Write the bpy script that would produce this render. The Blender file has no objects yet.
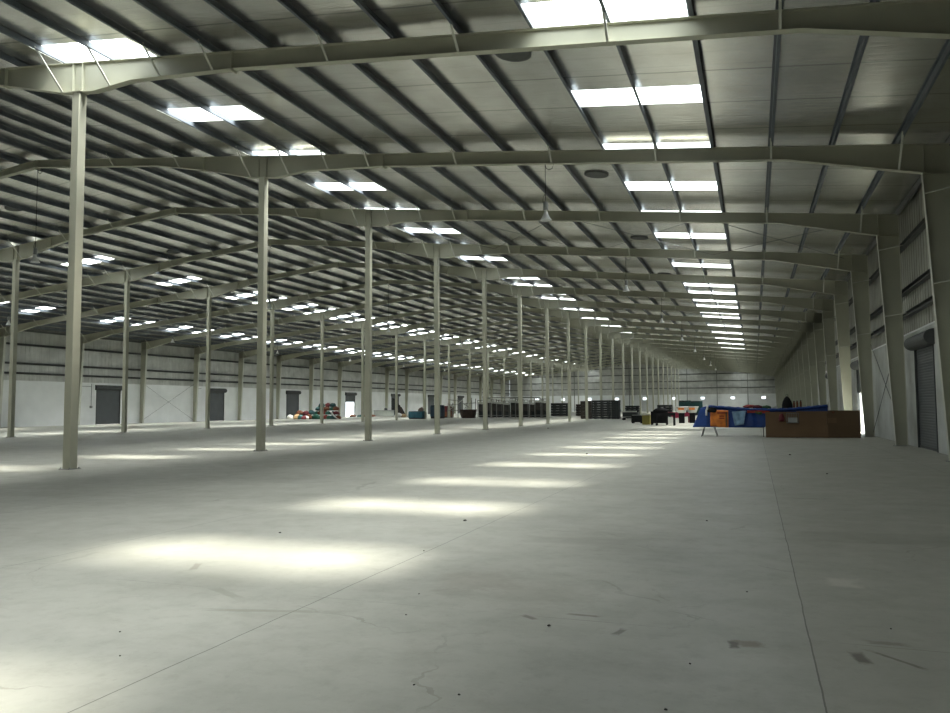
import bpy, math, random
from mathutils import Vector, Matrix
from mathutils import noise as mnoise

random.seed(7)
SC = bpy.context.scene
COL = SC.collection
PI = math.pi

# ------------------------------------------------------------------ camera, world, sun, exposure
F_PX, PITCH, YAW, ROLL, EYE = 771.23, 0.064346, 0.346365, -0.007034, 1.7
cd = bpy.data.cameras.new('camera')
cd.sensor_fit = 'HORIZONTAL'; cd.sensor_width = 36.0; cd.lens = 36.0 * F_PX / 950.0
cd.clip_start = 0.05; cd.clip_end = 2000
cam = bpy.data.objects.new('camera', cd); COL.objects.link(cam)
cy, sy, cp, sp, cr, sr = (math.cos(YAW), math.sin(YAW), math.cos(PITCH), math.sin(PITCH), math.cos(ROLL), math.sin(ROLL))
right0 = Vector((cy, sy, 0)); fwd0 = Vector((-sy, cy, 0)); up0 = Vector((0, 0, 1))
fwd = fwd0 * cp + up0 * sp
upv = up0 * cp - fwd0 * sp
rgt = right0 * cr + upv * sr
upf = upv * cr - right0 * sr
M = Matrix((rgt, upf, -fwd)).transposed().to_4x4()
M.translation = (0, 0, EYE)
cam.matrix_world = M
SC.camera = cam

world = bpy.data.worlds.new('world'); SC.world = world
world.use_nodes = True
bg = world.node_tree.nodes['Background']
bg.inputs[0].default_value = (0.86, 0.95, 1.0, 1); bg.inputs[1].default_value = 3.0

sd = bpy.data.lights.new('sun', 'SUN'); sd.energy = 18.0; sd.angle = math.radians(7.5); sd.color = (1.0, 0.965, 0.86)
sun = bpy.data.objects.new('sun', sd); COL.objects.link(sun)
sun.rotation_euler = Vector((-0.264, 0.0, -1.0)).to_track_quat('-Z', 'Y').to_euler()
sun.location = (0, 60, 60)
# added wide sun standing in for sunlight scattered by the skylight sheets
hd = bpy.data.lights.new('scatter_fill', 'SUN'); hd.energy = 48.0; hd.angle = math.radians(46.0); hd.color = (0.98, 1.0, 0.98)
scatter = bpy.data.objects.new('scatter_fill', hd); COL.objects.link(scatter)
scatter.rotation_euler = Vector((-0.36, -0.05, -1.0)).to_track_quat('-Z', 'Y').to_euler(); scatter.location = (3, 60, 60)

SKY_EMIT, SKY_EMIT_BOOST = 10.5, 17.0  # second value: left strips given extra glow to brighten the left side
SC.view_settings.view_transform = 'Standard'
SC.view_settings.look = 'None'
SC.view_settings.exposure = 0.0
SC.view_settings.gamma = 1.0
SC.view_settings.use_curve_mapping = False
SC.cycles.use_denoising = True
SC.cycles.max_bounces = 10
SC.cycles.diffuse_bounces = 6
SC.cycles.glossy_bounces = 4
SC.cycles.transparent_max_bounces = 12
SC.cycles.sample_clamp_indirect = 12
SC.cycles.caustics_reflective = False
SC.cycles.caustics_refractive = False

# ------------------------------------------------------------------ materials
def mat(name, c, rough=0.6, metal=0.0, var=0.12, scale=3.0, bump=0.0, bscale=20.0, spec=0.4, dirt=None):
    m = bpy.data.materials.new(name); m.use_nodes = True
    nt = m.node_tree; N = nt.nodes; L = nt.links
    b = N['Principled BSDF']
    b.inputs['Roughness'].default_value = rough; b.inputs['Metallic'].default_value = metal
    b.inputs['Specular IOR Level'].default_value = spec
    tc = N.new('ShaderNodeTexCoord')
    nz = N.new('ShaderNodeTexNoise'); nz.inputs['Scale'].default_value = scale; nz.inputs['Detail'].default_value = 5
    L.new(tc.outputs['Object'], nz.inputs['Vector'])
    rp = N.new('ShaderNodeValToRGB')
    rp.color_ramp.elements[0].position = 0.3; rp.color_ramp.elements[1].position = 0.7
    d = dirt or tuple(x * (1 - var) for x in c)
    rp.color_ramp.elements[0].color = (*d, 1)
    rp.color_ramp.elements[1].color = (*[min(1, x * (1 + var * .6)) for x in c], 1)
    L.new(nz.outputs['Fac'], rp.inputs['Fac']); L.new(rp.outputs['Color'], b.inputs['Base Color'])
    if bump:
        n2 = N.new('ShaderNodeTexNoise'); n2.inputs['Scale'].default_value = bscale; n2.inputs['Detail'].default_value = 3
        L.new(tc.outputs['Object'], n2.inputs['Vector'])
        bp = N.new('ShaderNodeBump'); bp.inputs['Strength'].default_value = bump; bp.inputs['Distance'].default_value = 0.02
        L.new(n2.outputs['Fac'], bp.inputs['Height']); L.new(bp.outputs['Normal'], b.inputs['Normal'])
    return m

def MATH(N, L, op, a, b=None, clamp=False):
    n = N.new('ShaderNodeMath'); n.operation = op; n.use_clamp = clamp
    for i, v in enumerate((a, b)):
        if v is None: continue
        if isinstance(v, (int, float)): n.inputs[i].default_value = v
        else: L.new(v, n.inputs[i])
    return n.outputs[0]

def MIXC(N, L, fac, a, b):
    n = N.new('ShaderNodeMix'); n.data_type = 'RGBA'
    if isinstance(fac, (int, float)): n.inputs[0].default_value = fac
    else: L.new(fac, n.inputs[0])
    for i, v in ((6, a), (7, b)):
        if isinstance(v, tuple): n.inputs[i].default_value = (*v, 1)
        else: L.new(v, n.inputs[i])
    return n.outputs[2]

CREAM = mat('cream_paint', (0.475, 0.475, 0.375), 0.5, 0, 0.10, 0.7, spec=0.35)
CREAM_L = mat('cream_paint_bar', (0.62, 0.63, 0.55), 0.45, 0, 0.08, 2.0)
PURLIN = mat('galvanised_purlin', (0.135, 0.155, 0.175), 0.5, 0.2, 0.2, 1.5)
GIRT = mat('galvanised_girt', (0.13, 0.135, 0.13), 0.55, 0.2, 0.2, 1.5)
WHITE = mat('white_plaster', (0.82, 0.84, 0.83), 0.75, 0, 0.07, 0.6, 0.1, 8)
WHITE_AGED_SHADED = mat('aged_shaded_white_plaster', (0.58, 0.60, 0.575), 0.8, 0, 0.2, 0.8, 0.15, 8, dirt=(.44, .45, .41))  # dirtier plaster, darkened further to put the dim right side into the colour
SHUT = mat('shutter_grey', (0.115, 0.125, 0.13), 0.5, 0.25, 0.12, 1.0)
HOOD = mat('hood_dark_grey', (0.075, 0.08, 0.08), 0.55, 0.2, 0.15, 2.0)
ALU = mat('lamp_aluminium', (0.80, 0.82, 0.82), 0.3, 0.5, 0.05, 3.0)
LAMPGREY = mat('lamp_housing_grey', (0.30, 0.31, 0.30), 0.5, 0.3, 0.08)
CORD = mat('black_cord', (0.02, 0.02, 0.02), 0.6)
BLACK = mat('black_plastic', (0.014, 0.014, 0.015), 0.8, 0, 0.2, spec=.15)
BROWN = mat('brown_board', (0.17, 0.105, 0.058), 0.6, 0, 0.13, 1.2, spec=0.3)
BROWN2 = mat('brown_board_dark', (0.125, 0.08, 0.044), 0.6, 0, 0.13, 1.2, spec=0.3)
BLUE = mat('blue_tarpaulin', (0.011, 0.052, 0.235), 0.45, 0, 0.25, 2.0, 0.25, 6)
GRASSY = mat('dull_green_cloth', (0.05, 0.11, 0.045), 0.8, 0, 0.3, 4)
ORANGE = mat('orange_print', (0.70, 0.23, 0.03), 0.5, 0, 0.35, 3.5, dirt=(0.45, 0.12, 0.03))
REDP = mat('dull_red', (0.28, 0.035, 0.025), 0.6, 0, 0.3, 3)
PALEB = mat('pale_blue_plastic', (0.22, 0.36, 0.52), 0.35, 0, 0.3, 4)
PINK = mat('crimson_cloth', (0.36, 0.03, 0.075), 0.7, 0, 0.25, 3)
MAROON = mat('maroon_sack', (0.12, 0.02, 0.024), 0.75, 0, 0.35, 3)
GREEN = mat('green_sack', (0.02, 0.10, 0.065), 0.7, 0, 0.35, 3)
TEAL = mat('dark_teal_sack', (0.02, 0.075, 0.075), 0.7, 0, 0.35, 3)
RUST = mat('rust_sack', (0.17, 0.06, 0.028), 0.75, 0, 0.35, 3)
TAN = mat('tan_sack', (0.36, 0.25, 0.13), 0.8, 0, 0.3, 3)
PALE = mat('white_sack', (0.62, 0.62, 0.58), 0.7, 0, 0.12, 3)
TUBWHITE = mat('white_plastic', (0.85, 0.85, 0.84), 0.4, 0, 0.05)
YELLOW = mat('dull_yellow_board', (0.30, 0.26, 0.06), 0.65, 0, 0.15, 2)
CREAMTOP = mat('pale_cloth', (0.60, 0.60, 0.48), 0.7, 0, 0.15, 3)
DKCRATE = mat('charcoal_crate', (0.028, 0.032, 0.034), 0.5, 0.1, 0.3, 1.5)
DKCRATE2 = mat('brown_black_crate', (0.034, 0.028, 0.024), 0.55, 0.1, 0.3, 1.5)
RACK = mat('rack_steel', (0.26, 0.27, 0.25), 0.45, 0.3, 0.2, 2)
RACKPALE = mat('rack_pale_rail', (0.50, 0.51, 0.47), 0.45, 0.2, 0.12, 2)
LOADGREY = mat('load_grey_brown', (0.085, 0.08, 0.07), 0.7, 0, 0.5, 1.5)
DKBROWN = mat('dark_brown_bin', (0.06, 0.038, 0.03), 0.6, 0.1, 0.3, 2)
BLUEBOX = mat('blue_green_cover', (0.02, 0.095, 0.13), 0.5, 0, 0.3, 2)
NAVY = mat('navy_cover', (0.018, 0.045, 0.075), 0.5, 0, 0.3, 2)
GREYBOX = mat('grey_counter', (0.34, 0.37, 0.35), 0.6, 0, 0.12, 1)
WIRE = mat('grey_wire', (0.22, 0.23, 0.23), 0.45, 0.5, 0.1)
CRUMB = mat('dark_crumb', (0.045, 0.042, 0.036), 0.9, 0, 0.3, 30)
CRUMB_L = mat('grey_crumb', (0.22, 0.21, 0.18), 0.9, 0, 0.3, 30)
VENT = mat('vent_dark_metal', (0.085, 0.09, 0.085), 0.6, 0.3, 0.2, 4)
BUNDLE = mat('mixed_bundle', (0.12, 0.09, 0.06), 0.85, 0, 0.5, 4)
OUT = mat('outside_concrete', (0.25, 0.25, 0.23), 0.85, 0, 0.1, 0.4)

def floor_material():
    m = bpy.data.materials.new('concrete_floor'); m.use_nodes = True
    N = m.node_tree.nodes; L = m.node_tree.links
    b = N['Principled BSDF']; b.inputs['Specular IOR Level'].default_value = 0.35
    tc = N.new('ShaderNodeTexCoord'); sep = N.new('ShaderNodeSeparateXYZ')
    L.new(tc.outputs['Object'], sep.inputs[0]); X, Y = sep.outputs[0], sep.outputs[1]
    def noise(s, det=6, rough=.6, vec=None):
        n = N.new('ShaderNodeTexNoise'); n.inputs['Scale'].default_value = s; n.inputs['Detail'].default_value = det
        n.inputs['Roughness'].default_value = rough
        L.new(vec or tc.outputs['Object'], n.inputs['Vector']); return n.outputs['Fac']
    def ramp(f, p0, p1, c0=(0, 0, 0), c1=(1, 1, 1)):
        r = N.new('ShaderNodeValToRGB'); r.color_ramp.elements[0].position = p0; r.color_ramp.elements[1].position = p1
        r.color_ramp.elements[0].color = (*c0, 1); r.color_ramp.elements[1].color = (*c1, 1)
        L.new(f, r.inputs['Fac']); return r.outputs['Color']
    col = ramp(noise(0.35), .3, .7, (0.38, 0.385, 0.335), (0.45, 0.455, 0.40))
    # finer blotches and trowel marks
    col = MIXC(N, L, MATH(N, L, 'MULTIPLY', ramp(noise(2.6, 8, .7), .46, .70), .48), col, (0.30, 0.30, 0.255))
    mp = N.new('ShaderNodeMapping'); mp.inputs['Scale'].default_value = (0.75, 1.2, 1)
    L.new(tc.outputs['Object'], mp.inputs[0])
    col = MIXC(N, L, MATH(N, L, 'MULTIPLY', ramp(noise(1.1, 7, .65, mp.outputs[0]), .52, .78), .45), col, (0.26, 0.245, 0.195))
    col = MIXC(N, L, MATH(N, L, 'MULTIPLY', ramp(noise(14, 4, .7), .62, .74), .30), col, (0.22, 0.21, 0.18))
    col = MIXC(N, L, MATH(N, L, 'MULTIPLY', ramp(noise(5.5, 9, .75), .52, .70), .34), col, (0.25, 0.24, 0.195))
    col = MIXC(N, L, MATH(N, L, 'MULTIPLY', ramp(noise(3.7, 9, .8), .60, .72), .30), col, (0.50, 0.505, 0.46))
    # fine crazing cracks
    vo = N.new('ShaderNodeTexVoronoi'); vo.feature = 'DISTANCE_TO_EDGE'; vo.inputs['Scale'].default_value = .42
    wv = N.new('ShaderNodeTexNoise'); wv.inputs['Scale'].default_value = 1.6; wv.inputs['Detail'].default_value = 5
    L.new(tc.outputs['Object'], wv.inputs['Vector'])
    va = N.new('ShaderNodeVectorMath'); va.operation = 'MULTIPLY_ADD'; va.inputs[1].default_value = (.9, .9, 0)
    L.new(wv.outputs['Color'], va.inputs[0]); L.new(tc.outputs['Object'], va.inputs[2]); L.new(va.outputs[0], vo.inputs['Vector'])
    ck = MATH(N, L, 'MULTIPLY', MATH(N, L, 'LESS_THAN', vo.outputs['Distance'], .005), ramp(noise(.55, 3), .52, .62))
    col = MIXC(N, L, MATH(N, L, 'MULTIPLY', ck, .45), col, (0.20, 0.19, 0.15))
    wob = MATH(N, L, 'MULTIPLY', MATH(N, L, 'SUBTRACT', noise(1.2, 5), .5), .035)
    Xw = MATH(N, L, 'ADD', X, wob); Yw = MATH(N, L, 'ADD', Y, wob)
    def lines(c, off, per, w):
        t = MATH(N, L, 'ADD', MATH(N, L, 'SUBTRACT', c, off), per * 0.5 + per * 200)
        t = MATH(N, L, 'ABSOLUTE', MATH(N, L, 'SUBTRACT', MATH(N, L, 'MODULO', t, per), per * 0.5))
        return MATH(N, L, 'LESS_THAN', t, w)
    j1 = lines(Xw, 0.33, 4.0, 0.0055)
    col = MIXC(N, L, MATH(N, L, 'MULTIPLY', j1, .72), col, (0.07, 0.07, 0.06))
    j2 = lines(Yw, 6.15, 4.5, 0.006)
    col = MIXC(N, L, MATH(N, L, 'MULTIPLY', MATH(N, L, 'MULTIPLY', j2, ramp(noise(.9), .42, .6)), .5), col, (0.12, 0.115, 0.09))
    col = MIXC(N, L, MATH(N, L, 'MULTIPLY', MATH(N, L, 'GREATER_THAN', X, .33), .22), col, (0.27, 0.25, 0.185))  # browner right of the joint: slab tone plus the dimmer right side painted in
    # stains with a shape of their own
    def blob(cx, cy_, rx, ry, ang, nscale, dark, strength, soft=.5):
        ca, sa = math.cos(ang), math.sin(ang)
        dx = MATH(N, L, 'SUBTRACT', X, cx); dy = MATH(N, L, 'SUBTRACT', Y, cy_)
        u = MATH(N, L, 'ADD', MATH(N, L, 'MULTIPLY', dx, ca / rx), MATH(N, L, 'MULTIPLY', dy, sa / rx))
        v = MATH(N, L, 'ADD', MATH(N, L, 'MULTIPLY', dx, -sa / ry), MATH(N, L, 'MULTIPLY', dy, ca / ry))
        q = MATH(N, L, 'MAXIMUM', MATH(N, L, 'ABSOLUTE', u), MATH(N, L, 'ABSOLUTE', v))
        q = MATH(N, L, 'ADD', q, MATH(N, L, 'MULTIPLY', MATH(N, L, 'SUBTRACT', noise(nscale, 5, .7), .5), 1.3))
        f = MATH(N, L, 'DIVIDE', MATH(N, L, 'SUBTRACT', 1.0, q), soft, True)
        return MIXC(N, L, MATH(N, L, 'MULTIPLY', f, strength), col, dark)
    for a in ((-1.0, 5.93, .035, .10, -.25, 9, (0.14, 0.13, .10), .75),
              (-0.18, 5.87, .045, .10, .1, 9, (0.07, .06, .045), .85),
              (-0.08, 5.93, .10, .10, .3, 7, (0.17, .14, .09), .7),
              (0.62, 5.84, .055, .14, .18, 8, (0.10, .09, .07), .8),
              (0.84, 5.88, .022, .24, .75, 9, (0.13, .12, .09), .75),
              (0.84, 6.25, .16, .05, .0, 7, (0.17, .15, .11), .6),
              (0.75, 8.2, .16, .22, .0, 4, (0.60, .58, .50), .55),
              (-1.35, 6.3, .14, .03, .0, 9, (0.15, .13, .10), .7),
              (-1.9, 6.9, .5, .45, .3, 5, (0.25, .23, .18), .28),
              (-2.6, 7.2, .45, .5, .4, 5, (0.25, .21, .16), .28),
              (-1.75, 6.1, .10, .035, -.6, 9, (0.13, .11, .09), .7),
              (-5.7, 6.9, .05, .22, .5, 8, (0.20, .18, .14), .6),
              (-3.9, 5.6, .7, .05, .25, 6, (0.24, .23, .18), .5),
              (-4.6, 6.0, .35, .06, -.5, 6, (0.24, .23, .18), .5),
              (-2.1, 9.7, .9, .3, .1, 3, (0.27, .26, .22), .5),
              (1.6, 11.0, 1.5, .5, .0, 2, (0.26, .25, .20), .5)):
        col = blob(*a)
    L.new(col, b.inputs['Base Color'])
    rr = ramp(noise(1.5), .3, .7, (.42, .42, .42), (.62, .62, .62)); L.new(rr, b.inputs['Roughness'])
    bp = N.new('ShaderNodeBump'); bp.inputs['Strength'].default_value = .12; bp.inputs['Distance'].default_value = .01
    L.new(noise(9, 6), bp.inputs['Height']); L.new(bp.outputs['Normal'], b.inputs['Normal'])
    return m

def foil_material(name, base, along='Y', per=2.22, rough=0.38, metal=0.85, tape=.75):
    """silver foil faced insulation: crinkled, with taped seams"""
    m = bpy.data.materials.new(name); m.use_nodes = True
    N = m.node_tree.nodes; L = m.node_tree.links
    b = N['Principled BSDF']; b.inputs['Metallic'].default_value = metal; b.inputs['Roughness'].default_value = rough
    tc = N.new('ShaderNodeTexCoord'); sep = N.new('ShaderNodeSeparateXYZ'); L.new(tc.outputs['Object'], sep.inputs[0])
    c = sep.outputs['XYZ'.index(along)]
    nz = N.new('ShaderNodeTexNoise'); nz.inputs['Scale'].default_value = .8; nz.inputs['Detail'].default_value = 6
    L.new(tc.outputs['Object'], nz.inputs['Vector'])
    rp = N.new('ShaderNodeValToRGB'); rp.color_ramp.elements[0].position = .3; rp.color_ramp.elements[1].position = .7
    rp.color_ramp.elements[0].color = (*[x * .82 for x in base], 1); rp.color_ramp.elements[1].color = (*[min(1, x * 1.1) for x in base], 1)
    L.new(nz.outputs['Fac'], rp.inputs['Fac'])
    wob = MATH(N, L, 'MULTIPLY', MATH(N, L, 'SUBTRACT', nz.outputs['Fac'], .5), .12)
    cw = MATH(N, L, 'ADD', c, wob)
    def seam(per, off, w):
        t = MATH(N, L, 'ADD', cw, per * 300 - off)
        t = MATH(N, L, 'ABSOLUTE', MATH(N, L, 'SUBTRACT', MATH(N, L, 'MODULO', t, per), per * .5))
        return MATH(N, L, 'SUBTRACT', 1.0, MATH(N, L, 'DIVIDE', t, w, True))
    s1 = seam(per, 20.1 + per * .5, .045); s2 = seam(per / 3, 20.1, .03)
    col = MIXC(N, L, MATH(N, L, 'MULTIPLY', s1, tape), rp.outputs['Color'], tuple(x * .22 for x in base))
    col = MIXC(N, L, MATH(N, L, 'MULTIPLY', s2, .22), col, tuple(x * .35 for x in base))
    L.new(col, b.inputs['Base Color'])
    mp = N.new('ShaderNodeMapping'); mp.inputs['Scale'].default_value = (1.2, 5, 1.2) if along == 'Y' else (5, 1.2, 1.2)
    L.new(tc.outputs['Object'], mp.inputs[0])
    n2 = N.new('ShaderNodeTexNoise'); n2.inputs['Scale'].default_value = 1.4; n2.inputs['Detail'].default_value = 4
    L.new(mp.outputs[0], n2.inputs['Vector'])
    bp = N.new('ShaderNodeBump'); bp.inputs['Strength'].default_value = .22; bp.inputs['Distance'].default_value = .04
    L.new(n2.outputs['Fac'], bp.inputs['Height']); L.new(bp.outputs['Normal'], b.inputs['Normal'])
    return m

def skylight_material(name, emit):
    m = bpy.data.materials.new(name); m.use_nodes = True
    N = m.node_tree.nodes; L = m.node_tree.links
    N.remove(N['Principled BSDF'])
    tr = N.new('ShaderNodeBsdfTransparent'); em = N.new('ShaderNodeEmission')
    em.inputs[0].default_value = (0.93, 0.99, 0.98, 1); em.inputs[1].default_value = emit
    mx = N.new('ShaderNodeMixShader'); mx.inputs[0].default_value = .3
    L.new(tr.outputs[0], mx.inputs[1]); L.new(em.outputs[0], mx.inputs[2]); L.new(mx.outputs[0], N['Material Output'].inputs[0])
    return m

def glass_material():
    m = bpy.data.materials.new('window_pane'); m.use_nodes = True
    N = m.node_tree.nodes; L = m.node_tree.links
    gl = N.new('ShaderNodeBsdfGlossy'); gl.inputs['Roughness'].default_value = .05
    tr = N.new('ShaderNodeBsdfTransparent'); mx = N.new('ShaderNodeMixShader'); mx.inputs[0].default_value = .08
    L.new(tr.outputs[0], mx.inputs[1]); L.new(gl.outputs[0], mx.inputs[2]); L.new(mx.outputs[0], N['Material Output'].inputs[0])
    N.remove(N['Principled BSDF']); return m

FLOOR = floor_material()
FOIL = foil_material('roof_foil', (0.80, 0.79, 0.74), rough=.24, metal=.9)
CLAD = foil_material('wall_foil', (0.60, 0.61, 0.58), 'Y', 1.1, .5, .5, .3)
CLAD_SHADED = foil_material('shaded_wall_foil', (0.36, 0.36, 0.31), 'Y', 1.1, .55, .5, .4)  # darker copy of the wall foil, the right side's shade put into its colour
CLADX = foil_material('end_wall_foil', (0.52, 0.53, 0.50), 'X', 1.1, .5, .5, .3)
SKYM = skylight_material('translucent_sheet', SKY_EMIT)
SKYM_BOOST = skylight_material('translucent_sheet_boosted', SKY_EMIT_BOOST)
GLASS = glass_material()

# ------------------------------------------------------------------ mesh builder
class MB:
    def __init__(s): s.v = []; s.f = []; s.sm = []
    def add(s, vs, fs, smooth=False):
        o = len(s.v); s.v += [tuple(v) for v in vs]
        s.f += [tuple(i + o for i in f) for f in fs]; s.sm += [smooth] * len(fs); return s
    def hexa(s, p):  # 8 points: bottom ring 0-3, top ring 4-7
        return s.add(p, [(3, 2, 1, 0), (4, 5, 6, 7), (0, 1, 5, 4), (1, 2, 6, 5), (2, 3, 7, 6), (3, 0, 4, 7)])
    def box(s, x0, x1, y0, y1, z0, z1):
        return s.hexa([(x0, y0, z0), (x1, y0, z0), (x1, y1, z0), (x0, y1, z0), (x0, y0, z1), (x1, y0, z1), (x1, y1, z1), (x0, y1, z1)])
    def prism(s, poly, axis, a, b):
        """poly: list of 2d points; axis 'x','y','z' = extrusion axis"""
        def P(p, t): return {'x': (t, p[0], p[1]), 'y': (p[0], t, p[1]), 'z': (p[0], p[1], t)}[axis]
        n = len(poly)
        vs = [P(p, a) for p in poly] + [P(p, b) for p in poly]
        fs = [tuple(range(n)), tuple(range(2 * n - 1, n - 1, -1))] + [(i, n + i, n + (i + 1) % n, (i + 1) % n) for i in range(n)]
        return s.add(vs, fs)
    def tube(s, pts, r, seg=8):
        pts = [Vector(p) for p in pts]; rings = []; n = len(pts)
        for i, p in enumerate(pts):
            t = (pts[min(i + 1, n - 1)] - pts[max(i - 1, 0)]).normalized()
            ref = Vector((0, 0, 1)) if abs(t.z) < .9 else Vector((1, 0, 0))
            u = t.cross(ref).normalized(); w = t.cross(u)
            rr = r[i] if isinstance(r, (list, tuple)) else r
            rings.append([p + (u * math.cos(2 * PI * k / seg) + w * math.sin(2 * PI * k / seg)) * rr for k in range(seg)])
        vs = [v for q in rings for v in q]; fs = []
        for i in range(n - 1):
            for k in range(seg):
                a, b2 = i * seg + k, i * seg + (k + 1) % seg
                fs.append((a, b2, b2 + seg, a + seg))
        s.add(vs, fs, True)
        return s.add(rings[0] + rings[-1], [tuple(range(seg)), tuple(range(2 * seg - 1, seg - 1, -1))])
    def bar(s, a, b, w=.05, t=.05):
        a, b = Vector(a), Vector(b); d = (b - a).normalized()
        ref = Vector((0, 0, 1)) if abs(d.z) < .95 else Vector((1, 0, 0))
        u = d.cross(ref).normalized() * w * .5; q = d.cross(u).normalized() * t * .5
        return s.hexa([a - u - q, a + u - q, a + u + q, a - u + q, b - u - q, b + u - q, b + u + q, b - u + q])
    def lathe(s, prof, seg=20, c=(0, 0, 0)):
        vs = []; fs = []
        for r, z in prof:
            for k in range(seg):
                vs.append((c[0] + r * math.cos(2 * PI * k / seg), c[1] + r * math.sin(2 * PI * k / seg), c[2] + z))
        for i in range(len(prof) - 1):
            for k in range(seg):
                a, b = i * seg + k, i * seg + (k + 1) % seg
                fs.append((a, b, b + seg, a + seg))
        s.add(vs, fs, True)
        for i, ordr in ((0, 1), (len(prof) - 1, 0)):
            if prof[i][0] > 1e-4:
                ring = [i * seg + k for k in range(seg)]
                s.add([vs[j] for j in ring], [tuple(range(seg))])
        return s
    def mesh(s, name, m):
        me = bpy.data.meshes.new(name); me.from_pydata(s.v, [], s.f); me.update()
        me.polygons.foreach_set('use_smooth', s.sm)
        me.materials.append(m); return me
    def build(s, name, m, parent=None, loc=None):
        o = bpy.data.objects.new(name, s.mesh(name, m)); COL.objects.link(o)
        if parent: o.parent = parent
        if loc: o.location = loc
        return o

def tag(o, label, cat, group=None, kind='thing'):
    o['label'] = label; o['category'] = cat; o['kind'] = kind
    if group: o['group'] = group
    return o
def thing(name, label, cat, loc=(0, 0, 0), group=None, rz=0):
    o = bpy.data.objects.new(name, None); COL.objects.link(o); o.location = loc; o.rotation_euler.z = rz
    o.empty_display_size = .2
    return tag(o, label, cat, group)
def struct(o, label, cat):
    return tag(o, label, cat, None, 'structure')
def dup(root, loc, label=None, group=None, rz=None, scale=None):
    r = root.copy(); COL.objects.link(r); r.location = loc
    if rz is not None: r.rotation_euler.z = rz
    if scale is not None: r.scale = scale
    if label: r['label'] = label
    if group: r['group'] = group
    for ch in list(root.children):
        c = ch.copy(); COL.objects.link(c); c.parent = r
        for g in ch.children:
            d = g.copy(); COL.objects.link(d); d.parent = c
    return r
ORD = ['zeroth', 'first', 'second', 'third', 'fourth', 'fifth', 'sixth', 'seventh', 'eighth', 'ninth', 'tenth', 'eleventh', 'twelfth',
       'thirteenth', 'fourteenth', 'fifteenth', 'sixteenth', 'seventeenth', 'eighteenth', 'nineteenth', 'twentieth']
TENS = {2: 'twenty', 3: 'thirty', 4: 'forty', 5: 'fifty', 6: 'sixty'}
TENTH = {2: 'twentieth', 3: 'thirtieth', 4: 'fortieth', 5: 'fiftieth', 6: 'sixtieth'}
def nth(n):
    if n <= 20: return ORD[n]
    return TENTH[n // 10] if n % 10 == 0 else TENS[n // 10] + '-' + ORD[n % 10]

# ------------------------------------------------------------------ dimensions (metres)
BAY, Y1 = 9.006, 16.8
RIDGE_X = -30.5
ROW_A, ROW_B = -18.3, -42.7
WALL_R, WALL_L = 5.9, -66.9
YN, YF = -3.5, 215.0
SL = 0.103
def zroof(x):                       # underside of the roof sheet
    return 10.13 - SL * x if x >= RIDGE_X else 10.13 - SL * (2 * RIDGE_X - x)
def mir(x): return 2 * RIDGE_X - x
def YK(k): return Y1 + BAY * (k - 1)
NF = 22

# ------------------------------------------------------------------ floor and ground
b = MB(); b.box(WALL_L - .2, WALL_R + .2, YN - .2, YF + .2, -.25, 0)
struct(b.build('floor', FLOOR), 'grey concrete warehouse floor with straight cut joints and bright sunlit patches', 'floor')
b = MB(); b.box(-160, 100, -60, 320, -.6, -.26)
struct(b.build('ground', OUT), 'pale concrete yard outside the open shutters', 'ground')

# ------------------------------------------------------------------ walls
HW = 4.45
DOORS_R = [14.1 + 18.012 * i for i in range(0, 11)]        # centre of each shutter opening
DOORS_L = [66.3 + 18.06 * i for i in range(-3, 8)]
DW, DH = 3.4, 4.0
def side_wall(name, xin, sgn, doors, label, plaster, clad):
    """sgn=+1: wall body to +x of its inner face"""
    xa, xb = sorted((xin, xin + sgn * .23))
    m = MB(); cuts = []
    for d in doors: cuts.append((d - DW / 2, d + DW / 2))
    y = YN
    for a, c in cuts:
        m.box(xa, xb, y, a, 0, HW); m.box(xa, xb, a, c, DH, HW); y = c
    m.box(xa, xb, y, YF, 0, HW)
    w = struct(m.build(name, plaster), label, 'wall')
    c = MB(); ca, cb = sorted((xin + sgn * .02, xin + sgn * .10))
    ztop = zroof(xin) - .01
    # trapezoid ribbed sheet running up the wall
    prof = []; y = YN; k = 0
    while y < YF:
        for dy, dx in ((0, 0), (.32, 0), (.35, .03), (.40, .03), (.43, 0)):
            yy = min(y + dy, YF); prof.append((yy, dx))
        y += .45
    prof.append((YF, 0))
    vs = []; fs = []
    for yy, dx in prof:
        x = xin + sgn * (.03 + dx)
        vs += [(x, yy, HW), (x, yy, ztop)]
    for i in range(len(prof) - 1): fs.append((2 * i, 2 * i + 2, 2 * i + 3, 2 * i + 1))
    c.add(vs, fs)
    c.box(*sorted((xin + sgn * .09, xin + sgn * .13)), YN, YF, HW, ztop)
    c.build('cladding', clad, w)
    f = MB(); f.box(*sorted((xin - sgn * .03, xin + sgn * .25)), YN, YF, HW - .01, HW + .05)
    f.build('coping', WHITE, w)
    return w
side_wall('wall_right', WALL_R, 1, DOORS_R, 'right side wall, white below and grey foil cladding above', WHITE_AGED_SHADED, CLAD_SHADED)
side_wall('wall_left', WALL_L, -1, DOORS_L, 'left side wall, white below and grey foil cladding above', WHITE, CLAD)

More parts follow.
